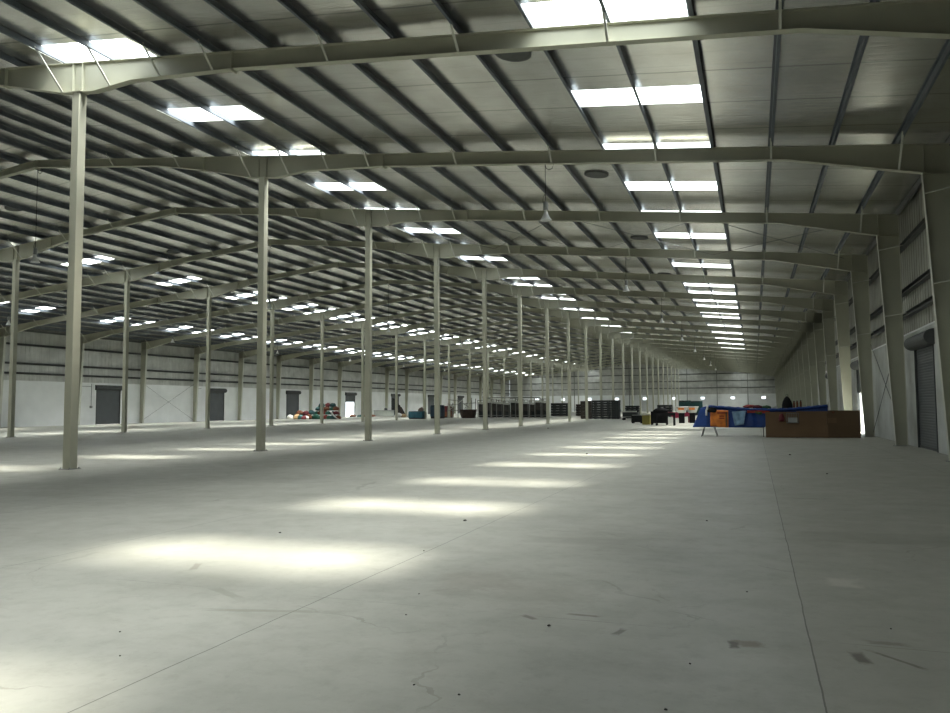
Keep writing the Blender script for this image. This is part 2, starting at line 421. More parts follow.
# end walls
WINS = [2.35 - 7.64 * i for i in range(9)]
WW, WZ0, WZ1 = 1.1, 3.05, 3.80
m = MB(); m.box(WALL_L, WALL_R, YF, YF + .23, 0, WZ0); m.box(WALL_L, WALL_R, YF, YF + .23, WZ1, HW)
xs = WALL_L
for wx in sorted(WINS):
    m.box(xs, wx - WW / 2, YF, YF + .23, WZ0, WZ1); xs = wx + WW / 2
m.box(xs, WALL_R, YF, YF + .23, WZ0, WZ1)
wb = struct(m.build('wall_back', WHITE), 'far end wall with a row of small bright windows', 'wall')
m = MB(); m.prism([(WALL_L, HW), (WALL_R, HW), (WALL_R, zroof(WALL_R)), (RIDGE_X, zroof(RIDGE_X)), (WALL_L, zroof(WALL_L))], 'y', YF + .03, YF + .11)
m.build('cladding', CLADX, wb)
for i, wx in enumerate(WINS):
    f = MB(); t = .06
    f.box(wx - WW / 2, wx + WW / 2, YF - .01, YF + .2, WZ0, WZ0 + t); f.box(wx - WW / 2, wx + WW / 2, YF - .01, YF + .2, WZ1 - t, WZ1)
    f.box(wx - WW / 2, wx - WW / 2 + t, YF - .01, YF + .2, WZ0 + t, WZ1 - t); f.box(wx + WW / 2 - t, wx + WW / 2, YF - .01, YF + .2, WZ0 + t, WZ1 - t)
    w = struct(f.build('window_%d' % (i + 1), WHITE), 'small bright window in the far end wall, %s from the right' % nth(i + 1), 'window')
    p = MB(); p.box(wx - WW / 2 + t, wx + WW / 2 - t, YF + .09, YF + .10, WZ0 + t, WZ1 - t); p.build('pane', GLASS, w)
m = MB(); m.prism([(WALL_L, 0), (WALL_R, 0), (WALL_R, zroof(WALL_R)), (RIDGE_X, zroof(RIDGE_X)), (WALL_L, zroof(WALL_L))], 'y', YN - .2, YN)
struct(m.build('wall_front', CLADX), 'grey end wall behind the viewer', 'wall')

# ------------------------------------------------------------------ roof with skylight openings
SKY_HALF = 0.64
STRIPS_R = [(-4.62, -1.12), (-19.35, -15.80)]
ycs = []
ycs += [-9.6, -5.2, -.9, 3.0, 7.65, 12.2, 16.6, 21.65, 26.45, 31.2, 36.05, 40.9, 45.6, 50.0]
for k in range(5, NF + 1):
    for off in (5.85, 9.9):
        y = YK(k) + off
        if 56 < y < YF - 1: ycs.append(y)
ycs.sort()
first_only = [y for y in ycs if y < 57 or abs((y - YK(1)) % BAY - 5.85) < .3]
strip_ycs = [ycs, ycs, ycs, ycs]
def roof_slope(name, strips, x_lo, x_hi, label, ycs):
    xb = sorted({x_lo, x_hi, *[v for s in strips for v in s]})
    yb = sorted({YN - .2, YF + .2, *[c - SKY_HALF for c in ycs], *[c + SKY_HALF for c in ycs]})
    T = .06; m = MB(); nx, ny = len(xb), len(yb)
    vs = [(x, y, zroof(x)) for y in yb for x in xb] + [(x, y, zroof(x) + T) for y in yb for x in xb]
    off = nx * ny; fs = []
    hole = set()
    for j in range(ny - 1):
        for i in range(nx - 1):
            xm, ym = (xb[i] + xb[i + 1]) / 2, (yb[j] + yb[j + 1]) / 2
            if any(s[0] < xm < s[1] for s in strips) and any(abs(ym - c) < SKY_HALF for c in ycs): hole.add((i, j))
    for j in range(ny - 1):
        for i in range(nx - 1):
            a, b_, c, d = j * nx + i, j * nx + i + 1, (j + 1) * nx + i + 1, (j + 1) * nx + i
            if (i, j) in hole:
                for p, q in ((a, b_), (b_, c), (c, d), (d, a)): fs.append((p, q, q + off, p + off))
            else:
                fs.append((a, d, c, b_)); fs.append((a + off, b_ + off, c + off, d + off))
    m.add(vs, fs)
    return struct(m.build(name, FOIL), label, 'ceiling')
roof_slope('ceiling', STRIPS_R, RIDGE_X, WALL_R + .3, 'right roof slope lined with silvery foil between dark purlins', ycs)
STRIPS_L = [tuple(sorted((mir(a), mir(b_)))) for a, b_ in STRIPS_R]
roof_slope('ceiling', STRIPS_L, WALL_L - .3, RIDGE_X, 'left roof slope lined with silvery foil between dark purlins', ycs)

SNAMES = ['the right-hand strip', 'the strip over the near column row', 'the strip over the far column row', 'the strip beside the left wall']
FIRST_SEEN = [16, 16, 34, 44]
meshes = {}
for si, st in enumerate([STRIPS_R[0], STRIPS_R[1], STRIPS_L[1], STRIPS_L[0]] if False else [STRIPS_R[0], STRIPS_R[1], tuple(STRIPS_L[1]), tuple(STRIPS_L[0])]):
    xm = (st[0] + st[1]) / 2; zm = zroof(xm)
    hw = (st[1] - st[0]) / 2 - .005
    sg = -1 if xm > RIDGE_X else 1
    p = MB(); yh = SKY_HALF - .005; z0, z1 = .025, .029
    p.hexa([(-hw, -yh, z0 - sg * SL * hw), (hw, -yh, z0 + sg * SL * hw), (hw, yh, z0 + sg * SL * hw), (-hw, yh, z0 - sg * SL * hw),
            (-hw, -yh, z1 - sg * SL * hw), (hw, -yh, z1 + sg * SL * hw), (hw, yh, z1 + sg * SL * hw), (-hw, yh, z1 - sg * SL * hw)])
    me = p.mesh('skylight', SKYM if si < 2 else SKYM_BOOST)
    ycs_s = strip_ycs[si]
    seen = [y for y in ycs_s if y >= FIRST_SEEN[si]]; uns = [y for y in ycs_s if y < FIRST_SEEN[si]][::-1]
    for y in ycs_s:
        o = bpy.data.objects.new('skylight', me); COL.objects.link(o); o.location = (xm, y, zm)
        if y in seen: lb = 'bright white skylight sheet in %s, %s from the camera' % (SNAMES[si], nth(seen.index(y) + 1))
        else: lb = 'white skylight in %s, %s back beyond the picture edge' % (SNAMES[si], nth(uns.index(y) + 1))
        tag(o, lb, 'skylight', 'roof skylight sheets')

# ------------------------------------------------------------------ purlins
def zprofile(x0, z1, h=.2, fl=.07, t=.006, flip=1):
    z0 = z1 - h; f = fl * flip; tt = t * flip
    return [(x0, z0), (x0 + f, z0), (x0 + f, z0 + .02), (x0 + f - tt, z0 + .02), (x0 + f - tt, z0 + t), (x0 + tt, z0 + t),
            (x0 + tt, z1), (x0 - f + tt, z1), (x0 - f + tt, z1 - .02), (x0 - f + 2 * tt, z1 - .02), (x0 - f + 2 * tt, z1 - t), (x0, z1 - t)]
PX = [-1.06 + 1.78 * j for j in range(3, -17, -1)]          # from the right eave up to the ridge
def add_purlin(x, label, flip=1):
    m = MB(); z = zroof(x) - .004
    m.prism(zprofile(0, 0, flip=flip), 'y', YN, YF)
    o = m.build('purlin', PURLIN, None, (x, 0, z - .004))
    tag(o, label, 'purlin', 'roof purlins')
for i, x in enumerate(PX):
    add_purlin(x, 'long dark steel purlin on the right roof slope, %s up from the right wall' % nth(i + 1))
for i, x in enumerate(PX):
    add_purlin(mir(x), 'long dark steel purlin on the left roof slope, %s up from the left wall' % nth(i + 1), -1)

# ------------------------------------------------------------------ wall girts
for side, xin, sg in (('right', WALL_R, -1), ('left', WALL_L, 1)):
    for z, w in ((5.2, 'lowest'), (6.15, 'middle'), (8.0, 'upper')):
        m = MB(); zz = z
        m.prism([(xin + sg * .0, zz - .1), (xin + sg * .2, zz - .1), (xin + sg * .2, zz - .075), (xin + sg * .19, zz - .075), (xin + sg * .19, zz - .092),
                 (xin + sg * .012, zz - .092), (xin + sg * .012, zz + .092), (xin + sg * .19, zz + .092), (xin + sg * .19, zz + .1), (xin, zz + .1)], 'y', YN, YF)
        tag(m.build('wall_girt', GIRT), 'dark horizontal steel girt along the %s wall, %s of three' % (side, w), 'girt', 'wall girts')
    m = MB(); x = xin + sg * .2; z = zroof(x)
    m.box(*sorted((x - .07, x + .0)), YN, YF, z - .26, z - .02)
    tag(m.build('eave_strut', GIRT), 'dark eave strut where the %s wall meets the roof' % side, 'eave strut')
for z, w in ((6.15, 'lowest'), (8.0, 'second'), (9.9, 'third'), (11.8, 'topmost')):
    m = MB(); xr = WALL_R - .1
    if z > zroof(WALL_R) - .3: xr = (10.13 - z - .3) / SL
    m.box(mir(xr), xr, YF - .19, YF + .02, z - .09, z - .08); m.box(mir(xr), xr, YF + .01, YF + .02, z - .08, z + .08); m.box(mir(xr), xr, YF - .19, YF + .02, z + .08, z + .09)
    tag(m.build('wall_girt', GIRT), 'dark horizontal girt across the far end wall, %s of four' % w, 'girt', 'wall girts')

# ------------------------------------------------------------------ columns
CAP = 10.93
def column_proto(label):
    t = thing('interior_column', label, 'column', (ROW_A, YK(1), 0), 'slim interior columns')
    m = MB(); h = .135
    ch = .012
    ring = [(-h, -h + ch), (-h + ch, -h), (h - ch, -h), (h, -h + ch), (h, h - ch), (h - ch, h), (-h + ch, h), (-h, h - ch)]
    m.prism(ring, 'z', .02, CAP - .02)
    m.build('shaft', CREAM, t)
    p = MB(); p.box(-.20, .20, -.20, .20, 0, .022)
    for sx in (-1, 1):
        for s2 in (-1, 1): p.lathe([(.018, .022), (.018, .06), (0.001, .06)], 8, (sx * .165, s2 * .165, 0))
    p.build('base_plate', LAMPGREY, t)
    p = MB(); p.box(-.17, .17, -.17, .17, CAP - .02, CAP); p.build('cap_plate', CREAM, t)
    return t
proto = column_proto('slim cream steel column of the near row, nearest the camera')
for k in range(2, NF + 1):
    dup(proto, (ROW_A, YK(k), 0), 'slim cream steel column of the near row, %s from the camera' % nth(k))
for n, k in enumerate(range(3, NF + 1)):
    dup(proto, (ROW_B, YK(k), 0), 'slim cream steel column of the far row, %s from the left edge' % nth(n + 1))

# wall columns: tapered built-up I sections
def wall_column_proto():
    t = thing('wall_column', 'tapered cream wall column on the right wall, nearest the camera', 'column', (0, YK(1), 0), 'tapered wall columns')
    zb, zt = 0.02, 8.55
    xi_b, xi_t, xo = 5.28, 4.90, 5.68
    m = MB(); m.prism([(xi_b, zb), (xo, zb), (xo, 9.36), (xi_t + .12, 9.40), (xi_t, zt)], 'y', -.006, .006); m.build('web', CREAM, t)
    m = MB(); fl = .11
    m.hexa([(xi_b - .014, -fl, zb), (xi_b, -fl, zb), (xi_b, fl, zb), (xi_b - .014, fl, zb), (xi_t - .014, -fl, zt), (xi_t, -fl, zt), (xi_t, fl, zt), (xi_t - .014, fl, zt)])
    m.build('inner_flange', CREAM_L, t)
    m = MB(); m.box(xo, xo + .014, -fl, fl, zb, 9.34); m.build('outer_flange', CREAM, t)
    m = MB(); m.box(xi_b - .08, xo + .06, -.16, .16, 0, .022); m.build('base_plate', LAMPGREY, t)
    for z in (5.2, 7.9):
        m = MB(); xi = xi_b + (xi_t - xi_b) * z / zt
        m.bar((xi, -.08, z), (5.74, -.62, z + .05), .07, .03); m.build('flange_brace', CREAM_L, t)
    for z in (8.5,):
        m = MB(); m.box(xi_t, xo, -fl + .01, fl - .01, z - .006, z + .006); m.build('stiffener', CREAM, t)
    return t
wproto = wall_column_proto()
for k in range(2, NF + 1):
    dup(wproto, (0, YK(k), 0), 'tapered cream wall column on the right wall, %s from the camera' % nth(k))
for n, k in enumerate(range(5, NF + 1)):
    dup(wproto, (2 * RIDGE_X, YK(k), 0), 'tapered cream wall column on the left wall, %s from the left edge' % nth(n + 1), rz=PI)

# ------------------------------------------------------------------ roof beams (portal rafters)
PROF = [(5.68, .92), (4.90, .88), (1.15, .43), (-4.6, .45), (-12.9, .48), (-16.3, .62), (-17.7, .885), (-18.9, .885), (-21.2, .55), (-23.6, .34), (RIDGE_X, .33)]
def ztop(x): return zroof(x) - .213
def depth(x):
    for (xa, da), (xb, db) in zip(PROF, PROF[1:]):
        if xb <= x <= xa: return da + (db - da) * (x - xa) / (xb - xa)
def beam_segment(xs, flip):
    pts = sorted({*[x for x, _ in PROF if xs[1] < x < xs[0]], *xs}, reverse=True)
    m = MB(); fl = .11; tf = .013
    X = (lambda x: mir(x)) if flip else (lambda x: x)
    for a, c in zip(pts, pts[1:]):
        for y0, y1, f0, f1 in ((-.006, .006, lambda x: ztop(x) - depth(x) + tf, lambda x: ztop(x) - tf),
                               (-fl, fl, lambda x: ztop(x) - tf, lambda x: ztop(x)),
                               (-fl, fl, lambda x: ztop(x) - depth(x), lambda x: ztop(x) - depth(x) + tf)):
            m.hexa([(X(a), y0, f0(a)), (X(c), y0, f0(c)), (X(c), y1, f0(c)), (X(a), y1, f0(a)),
                    (X(a), y0, f1(a)), (X(c), y0, f1(c)), (X(c), y1, f1(c)), (X(a), y1, f1(a))])
    return m
beam = thing('roof_beam', 'cream steel roof beam spanning the hall, frame nearest the camera', 'roof beam', (0, YK(1), 0), 'cream roof beams')
for flip in (False, True):
    for xs in ((5.67, -1.2), (-1.2, -12.9), (-12.9, -21.2), (-21.2, RIDGE_X)):
        beam_segment(xs, flip).build('girder_segment', CREAM, beam)
    X = (lambda x: mir(x)) if flip else (lambda x: x)
    for x in (-12.9, -21.2):
        m = MB(); m.box(X(x) - .014, X(x) + .014, -.12, .12, ztop(x) - depth(x) - .06, ztop(x) - .002); m.build('splice_plate', CREAM, beam)
    for x in (-18.12, -18.48, 4.95):
        m = MB(); m.box(X(x) - .006, X(x) + .006, -.105, .105, ztop(x) - depth(x) + .013, ztop(x) - .013); m.build('stiffener', CREAM, beam)
    for j in (0, 2, 4, 6, 8, 10, 11, 12, 13, 15, 17):
        x = PX[j]; zb = ztop(x) - depth(x)
        for s in (-1, 1):
            m = MB(); m.bar((X(x), s * .09, zb + .01), (X(x), s * (.09 + depth(x) + .1), ztop(x) + .09), .06, .02)
            m.build('flange_brace', CREAM_L, beam)
m = MB(); m.box(RIDGE_X - .02, RIDGE_X + .02, -.12, .12, ztop(RIDGE_X) - .42, ztop(RIDGE_X) - .01); m.build('ridge_plate', CREAM, beam)
for k in range(2, NF + 1):
    dup(beam, (0, YK(k), 0), 'cream steel roof beam spanning the hall, %s frame from the camera' % nth(k))

# end wall posts
for i in range(9):
    x = -1.5 - 7.7 * i
    m = MB(); m.box(x - .07, x + .07, YF - .42, YF - .41, 0, zroof(x) - .25); m.box(x - .1, x + .1, YF - .2, YF - .19, 0, zroof(x) - .25); m.box(x - .005, x + .005, YF - .41, YF - .2, 0, zroof(x) - .25)
    tag(m.build('end_wall_post', RACK), 'grey steel post on the far end wall, %s from the right' % nth(i + 1), 'post', 'end wall posts')

# ------------------------------------------------------------------ bracing rods
def rod(a, b_, label, group, r=.012):
    m = MB(); m.tube([a, b_], r, 8); tag(m.build('brace_rod', GIRT), label, 'brace rod', group)
for side, x, k, nm in (('right', 5.66, 3, 'by the second shutter'), ('left', mir(5.66), 7, 'between the first and second shutters')):
    ya, yb = YK(k) + .12, YK(k + 1) - .12
    rod((x, ya, .25), (x, yb, 4.7), 'thin brace rod on the %s wall rising away from the camera' % side, 'wall brace rods', .014)
    rod((x - .03, ya, 4.7), (x - .03, yb, .25), 'thin brace rod on the %s wall falling away from the camera' % side, 'wall brace rods', .014)
bx = [4.6, -1.9, -8.3, -14.5]
for k, nm in ((3, 'third'), (7, 'seventh')):
    for i in range(len(bx)):
        for fl in (0, 1):
            xa = bx[i]; xb = bx[i + 1] if i + 1 < len(bx) else -20.3
            if fl: xa, xb = xb, xa
            za, zb = ztop(xa) - .22, ztop(xb) - .22
            rod((xa, YK(k) + .02, za), (xb, YK(k + 1) - .02, zb), 'thin brace rod beyond %s roof beam, %s panel from right wall, %s' % (nm, ORD[i + 1], 'leaning right' if fl else 'leaning left'), 'roof brace rods', .011)

# ------------------------------------------------------------------ roller shutters
def shutter(name, xin, sg, yc, open_to, label):
    """sg = direction into the hall (+1 when the hall is at +x)"""
    ya, yb = yc - DW / 2, yc + DW / 2
    zb = max(open_to, .02)
    # slatted curtain
    m = MB(); prof = []; z = zb
    while z < DH + .2:
        for dz, dx in ((0, 0), (.012, .0), (.03, .012), (.075, .012), (.095, 0)):
            prof.append((z + dz, dx))
        z += .1
    xc = xin - sg * .06
    vs = []; fs = []
    for zz, dx in prof:
        x = xc + sg * dx; vs += [(x, ya + .03, zz), (x, yb - .03, zz), (x - sg * .02, ya + .03, zz), (x - sg * .02, yb - .03, zz)]
    for i in range(len(prof) - 1):
        a = 4 * i; fs += [(a, a + 1, a + 5, a + 4), (a + 2, a + 6, a + 7, a + 3)]
    m.add(vs, fs)
    d = struct(m.build(name, SHUT), label, 'door')
    bb = MB(); bb.box(*sorted((xc - sg * .02, xc + sg * .025)), ya + .03, yb - .03, zb - .01, zb + .08); bb.build('bottom_bar', HOOD, d)
    for y in (ya, yb - .07):
        g = MB(); g.box(*sorted((xin - sg * .10, xin + sg * .03)), y, y + .07, 0, DH); g.build('guide_rail', HOOD, d)
    h = MB(); n = 10; poly = []
    for k in range(n + 1):
        a = PI * k / n
        poly.append((xin + sg * (.04 + .30 * math.sin(a)), DH + .0 + .27 * math.cos(a)))
    poly = [(xin + sg * .005, DH + .27)] + poly + [(xin + sg * .005, DH - .27)]
    h.prism(poly, 'y', ya - .18, yb + .18); h.build('hood', HOOD, d)
    return d
n = 0
for i, yc in enumerate(DOORS_R):
    op = 0
    if i == 2: op = 2.35
    n += 1
    shutter('door_%d' % n, WALL_R, -1, yc, op, ('half-raised grey roller shutter with daylight below on the right wall, %s shutter from the camera' if op else 'closed grey roller shutter on the right wall, %s shutter from the camera') % nth(i + 1))
for i, yc in enumerate(DOORS_L):
    op = 2.6 if abs(yc - 120.48) < 1 else 0
    if i < 3 and False: continue
    n += 1
    lab = 'partly raised dark roller shutter with daylight below on the left wall' if op else 'closed dark roller shutter on the left wall, %s' % (nth(i - 2) + ' from the left edge' if i >= 3 else nth(3 - i) + ' beyond the left edge')
    shutter('door_%d' % n, WALL_L, 1, yc, op, lab)

# conduits
def conduit(x, y, z0, z1, sg, label, arm=0):
    t = thing('conduit', label, 'conduit', (x, y, z0))
    m = MB(); m.tube([(0, 0, .1), (0, 0, z1 - z0)], .02, 8)
    if arm: m.tube([(0, 0, z1 - z0 - .3), (0, arm, z1 - z0 - .3)], .02, 8)
    m.build('pipe', HOOD, t)
    m = MB(); m.box(-.05, .05, -.14, .14, -.12, .12); m.build('switch_box', LAMPGREY, t)
conduit(WALL_L + .06, 63.9, 1.9, 4.4, 1, 'dark wall conduit with switch box left of the first left shutter', -2.0)
conduit(WALL_L + .06, 80.6, 3.0, 4.5, 1, 'short dark conduit left of the second left shutter', .8)
conduit(5.62, YK(2) + .16, 2.1, 5.0, 1, 'grey conduit with box on the second right wall column')

# ------------------------------------------------------------------ pendant lamps
def lamp_proto(cordlen, label):
    """origin at the mouth of the shade"""
    t = thing('pendant_lamp', label, 'lamp', (0, 0, 0), 'hanging high-bay lamps')
    m = MB(); m.lathe([(.001, .36), (.045, .36), (.06, .30), (.09, .20), (.15, .08), (.20, .015), (.205, 0), (.195, 0), (.19, .015), (.14, .075), (.08, .19), (.03, .28), (.001, .28)], 20)
    m.build('shade', ALU, t)
    m = MB(); m.lathe([(.001, .30), (.035, .29), (.05, .18), (.045, .10), (.001, .07)], 12); m.build('bulb', PALE, t)
    m = MB(); m.lathe([(.02, .36), (.085, .37), (.09, .42), (.09, .58), (.07, .64), (.02, .66), (.02, .70)], 14); m.build('housing', LAMPGREY, t)
    m = MB(); m.tube([(0, 0, .68), (0, 0, cordlen)], .012, 6)
    m.tube([(0, 0, .95), (-.06, 0, .88), (-.10, .0, .75), (-.09, 0, .60)], .010, 6)
    m.build('cord', CORD, t)
    c = cordlen - .02
    m = MB(); m.tube([(0, 0, c), (.04, 0, c - .14), (.14, 0, c - .2), (.25, 0, c - .16), (.30, 0, c + .0)], .012, 6); m.build('cable_loop', CORD, t)
    return t
for x, lowz, ks, nm in ((-6.65, 8.15, range(2, 17, 2), 'right span'), (RIDGE_X, 8.35, range(2, 17, 2), 'ridge line'), (mir(-6.65), 8.25, range(4, 17, 2), 'left span')):
    zb = ztop(x if x >= RIDGE_X else mir(x)) - depth(x if x >= RIDGE_X else mir(x))
    if x == RIDGE_X: zb -= .08
    lp = lamp_proto(zb - lowz, 'silver bell lamp hanging in the %s, nearest the camera' % nm)
    first = True
    for i, k in enumerate(ks):
        if first: lp.location = (x, YK(k), lowz); first = False
        else: dup(lp, (x, YK(k), lowz), 'silver bell lamp hanging in the %s, %s from the camera' % (nm, nth(i + 1)))

# ------------------------------------------------------------------ roof ventilators
def vent_proto(label):
    t = thing('roof_ventilator', label, 'roof ventilator', (0, 0, 0), 'round roof ventilators')
    m = MB(); m.lathe([(.40, -.02), (.47, -.02), (.47, .03), (.40, .03)], 28); m.build('flange_ring', VENT, t)
    m = MB(); m.lathe([(.001, -.006), (.41, -.006), (.41, .01)], 28); m.build('turbine_disc', VENT, t)
    for k in range(6):
        a = k * PI / 3; m = MB(); m.bar((.05 * math.cos(a), .05 * math.sin(a), -.012), (.40 * math.cos(a), .40 * math.sin(a), -.012), .02, .012); m.build('vane', HOOD, t)
    return t
vp = vent_proto('dark round ventilator in the right roof slope, nearest the camera')
for i, (x, y) in enumerate([(-5.53, 18.35), (-5.53, 29.4), (-5.57, 41.6), (-5.57, 54.0), (-37.3, 30.2), (-37.5, 42.6), (-37.5, 55.0)]):
    z = zroof(x) - .025; sl = SL if x > RIDGE_X else -SL
    if i == 0: vp.location = (x, y, z); o = vp
    else: o = dup(vp, (x, y, z), 'dark round ventilator in the %s roof slope, %s from the camera' % ('right' if i < 4 else 'left', nth(i + 1 if i < 4 else i - 3)))
    o.rotation_euler.y = math.atan(sl)

# ------------------------------------------------------------------ brown counter on the right
YC = 42.3
t = thing('counter', 'long brown board counter standing in front of the blue tarpaulin table', 'counter', (0.52, YC, 0))
for i, (a, c, mt, h) in enumerate(((0, 1.46, BROWN, 1.30), (1.46, 2.9, BROWN, 1.33), (2.9, 4.38, BROWN2, 1.36))):
    m = MB(); m.box(a + .004, c - .004, 0, .025, .01, h); m.build('front_panel', mt, t)
for x in (0, 4.355):
    m = MB(); m.box(x, x + .025, .03, .42, .01, 1.30); m.build('side_panel', BROWN2, t)
m = MB(); m.box(.03, 4.35, .03, .42, 1.18, 1.21); m.build('shelf', BROWN2, t)
for x in (.06, 1.46, 2.9, 4.30):
    m = MB(); m.box(x - .025, x + .025, .03, .08, 0, 1.25); m.build('post', BROWN2, t)
def wire_basket(x0, w, h, ztop_, label, n):
    tt = thing('wire_basket', label, 'basket', (x0, YC - .04, ztop_ - h))
    for k in range(n):
        m = MB(); x = w * k / (n - 1); m.tube([(x, 0, 0), (x, 0, h)], .009, 6); m.build('wire', WIRE, tt)
    m = MB(); m.tube([(0, 0, 0), (w, 0, 0), (w, -.16, .03), (0, -.16, .03), (0, 0, 0)], .011, 6); m.build('tray', WIRE, tt)
    m = MB(); m.tube([(0, 0, h), (w, 0, h)], .013, 6); m.build('hook_rail', WIRE, tt)
    m = MB(); m.box(.06, w - .06, -.13, -.01, .02, h * .55); m.build('contents', LAMPGREY, tt)
wire_basket(1.52, .56, .50, 1.24, 'grey wire basket hanging on the left half of the brown counter', 8)
def blob_mesh(name, m, seed, amp=.25, seg=18, ring=12, flat=.0):
    b_ = MB(); vs = []; fs = []
    for i in range(ring + 1):
        th = PI * i / ring
        for k in range(seg):
            ph = 2 * PI * k / seg
            d = Vector((math.sin(th) * math.cos(ph), math.sin(th) * math.sin(ph), math.cos(th)))
            s = 1 + amp * mnoise.noise(d * 1.7 + Vector((seed * 7.3, seed * 3.1, 0))) + amp * .4 * mnoise.noise(d * 4.5 + Vector((seed, 0, seed * 2)))
            p = d * s
            if p.z < -.55: p.z = -.55 - (p.z + .55) * .05
            vs.append((p.x, p.y, p.z + .55))
    for i in range(ring):
        for k in range(seg):
            a, c = i * seg + k, i * seg + (k + 1) % seg
            fs.append((a, a + seg, c + seg, c))
    b_.add(vs, fs, True)
    return b_.mesh(name, m)
def sack(name, me, loc, sc, rz, label, cat, group=None, tilt=0):
    o = bpy.data.objects.new(name, me); COL.objects.link(o); o.location = loc; o.scale = sc; o.rotation_euler = (tilt, 0, rz)
    return tag(o, label, cat, group)
sack('cloth_bundle', blob_mesh('cloth_bundle', MAROON, 3), (1.28, YC - .075, .82), (.14, .10, .24), 0, 'dark maroon cloth bundle hung on the brown counter beside the wire basket', 'bundle')
t = thing('hanging_bag', 'drab square bag hanging on the right half of the brown counter', 'bag', (3.62, YC - .06, .66))
m = MB(); m.prism([(-.26, .0), (.24, .02), (.26, .55), (-.24, .58)], 'y', -.05, .04); m.build('bag_body', BROWN2, t)
m = MB(); m.box(-.2, .2, -.065, -.05, .08, .34); m.build('pocket', BROWN, t)
m = MB(); m.tube([(-.15, 0, .56), (-.1, .0, .70), (.1, 0, .70), (.15, 0, .56)], .012, 6); m.build('strap', CORD, t)

# ------------------------------------------------------------------ blue tarpaulin table
YT0, YT1 = 43.0, 44.1
t = thing('trestle_table', 'long trestle table hidden under a blue tarpaulin', 'table', (0, 43.55, 0))
m = MB(); m.box(-2.35, 3.5, -.5, .5, 1.33, 1.37); m.build('tabletop', BROWN2, t)
def aleg(m, x, spread, dx=0):
    m.bar((x + dx, -.42, 1.33), (x - spread, -.50, 0), .045, .045); m.bar((x + dx, -.42, 1.33), (x + spread, -.50, 0), .045, .045)
    m.bar((x + dx, .42, 1.33), (x - spread, .50, 0), .045, .045); m.bar((x + dx, .42, 1.33), (x + spread, .50, 0), .045, .045)
for x, s in ((-2.3, .40), (3.2, .2)):
    for sy_ in (-1, 1):
        for sx in (-1, 1):
            m = MB(); m.bar((x, sy_ * .42, 1.33), (x + sx * s, sy_ * .50, 0), .032, .032); m.build('leg', BLACK, t)
m = MB(); m.bar((.42, -.46, 1.33), (.42, -.46, 0), .035, .035); m.build('leg', BLACK, t)
def interp(tab, x):
    if x <= tab[0][0]: return tab[0][1]
    for (a, c), (d, e) in zip(tab, tab[1:]):
        if x <= d: return c + (e - c) * (x - a) / (d - a)
    return tab[-1][1]
TOPZ = [(-2.75, 1.50), (-2.3, 1.62), (-1.4, 1.56), (-.3, 1.46), (.6, 1.42), (1.8, 1.45), (3.56, 1.62)]
LOWZ = [(-3.15, .46), (-2.6, .50), (.5, .48), (.62, 1.0), (3.56, 1.2)]
m = MB(); nx = 72; rows = 22; vs = []; fs = []
for i in range(nx + 1):
    u = i / nx; xt = -2.72 + 6.28 * u
    z = interp(TOPZ, xt); zl = interp(LOWZ, xt)
    for j in range(rows + 1):
        v = j / rows
        w = .05 * mnoise.noise(Vector((xt * 1.5, v * 2.2, 3))) + .03 * mnoise.noise(Vector((xt * 5, v * 4, 9)))
        if v < .3:    # back hang
            q = v / .3; p = (xt, YT1 + .06 + w * .5, 0.8 + (z - 0.8) * q)
        elif v < .6:
            q = (v - .3) / .3; p = (xt, YT1 + .04 - (YT1 - YT0 + .04) * q, z + w * .5 + .01)
        else:
            q = (v - .6) / .4; flare = -.42 * q * max(0, 1 - u * 6)
            p = (xt + flare, YT0 - .03 - .06 * q + w * (.3 + q) + .02 * math.sin(xt * 9) * q, z + (zl - z) * q)
        vs.append(p)
for i in range(nx):
    for j in range(rows):
        a = i * (rows + 1) + j; fs.append((a, a + 1, a + rows + 2, a + rows + 1))
m.add(vs, fs, True)
o = m.build('tarpaulin', BLUE); md = o.modifiers.new('thick', 'SOLIDIFY'); md.thickness = .006; md.offset = 0
tag(o, 'long creased blue tarpaulin draped over the trestle table', 'tarpaulin')
m = MB(); pts = []
for i in range(40):
    x = -2.3 + 5.8 * i / 39
    pts.append((x, YT0 - .07 + .03 * mnoise.noise(Vector((x * 2, 1, 4))), interp(TOPZ, x) - .03 + .03 * mnoise.noise(Vector((x * 1.5, 5, 4)))))
m.tube(pts, [.07 + .03 * math.sin(i * 1.1) ** 2 for i in range(40)], 10)
m.build('rolled_edge', BLUE, o)

def hanging_sheet(name, x0, x1, z0, z1, y, mt, label, cat, curl=.05, seed=1, taper=0):
    m = MB(); n, r = 14, 10; vs = []; fs = []
    for i in range(n + 1):
        for j in range(r + 1):
            u, v = i / n, j / r
            x = x0 + (x1 - x0) * (u * (1 - taper * v) + taper * v * .5)
            vs.append((x, y - .05 + curl * mnoise.noise(Vector((u * 3 + seed, v * 2, seed))), z1 + (z0 - z1) * v + .03 * math.sin(u * 3 + seed)))
    for i in range(n):
        for j in range(r):
            a = i * (r + 1) + j; fs.append((a, a + 1, a + r + 2, a + r + 1))
    m.add(vs, fs, True)
    o = m.build(name, mt); md = o.modifiers.new('thick', 'SOLIDIFY'); md.thickness = .006
    return tag(o, label, cat)
YS = YT0 - .16
o = hanging_sheet('printed_sheet', -2.22, -1.30, .52, 1.42, YS, ORANGE, 'orange printed sheet hanging over the front of the blue tarpaulin', 'printed sheet', .06, 2)
for i, (xa, xb, za, zb) in enumerate(((-1.85, -1.35, 1.22, 1.29), (-1.75, -1.5, 1.06, 1.11), (-1.78, -1.5, .95, 1.0))):
    m = MB(); m.box(xa, xb, YS - .09, YS - .08, za, zb); p = m.build('print_stripe', REDP, o)
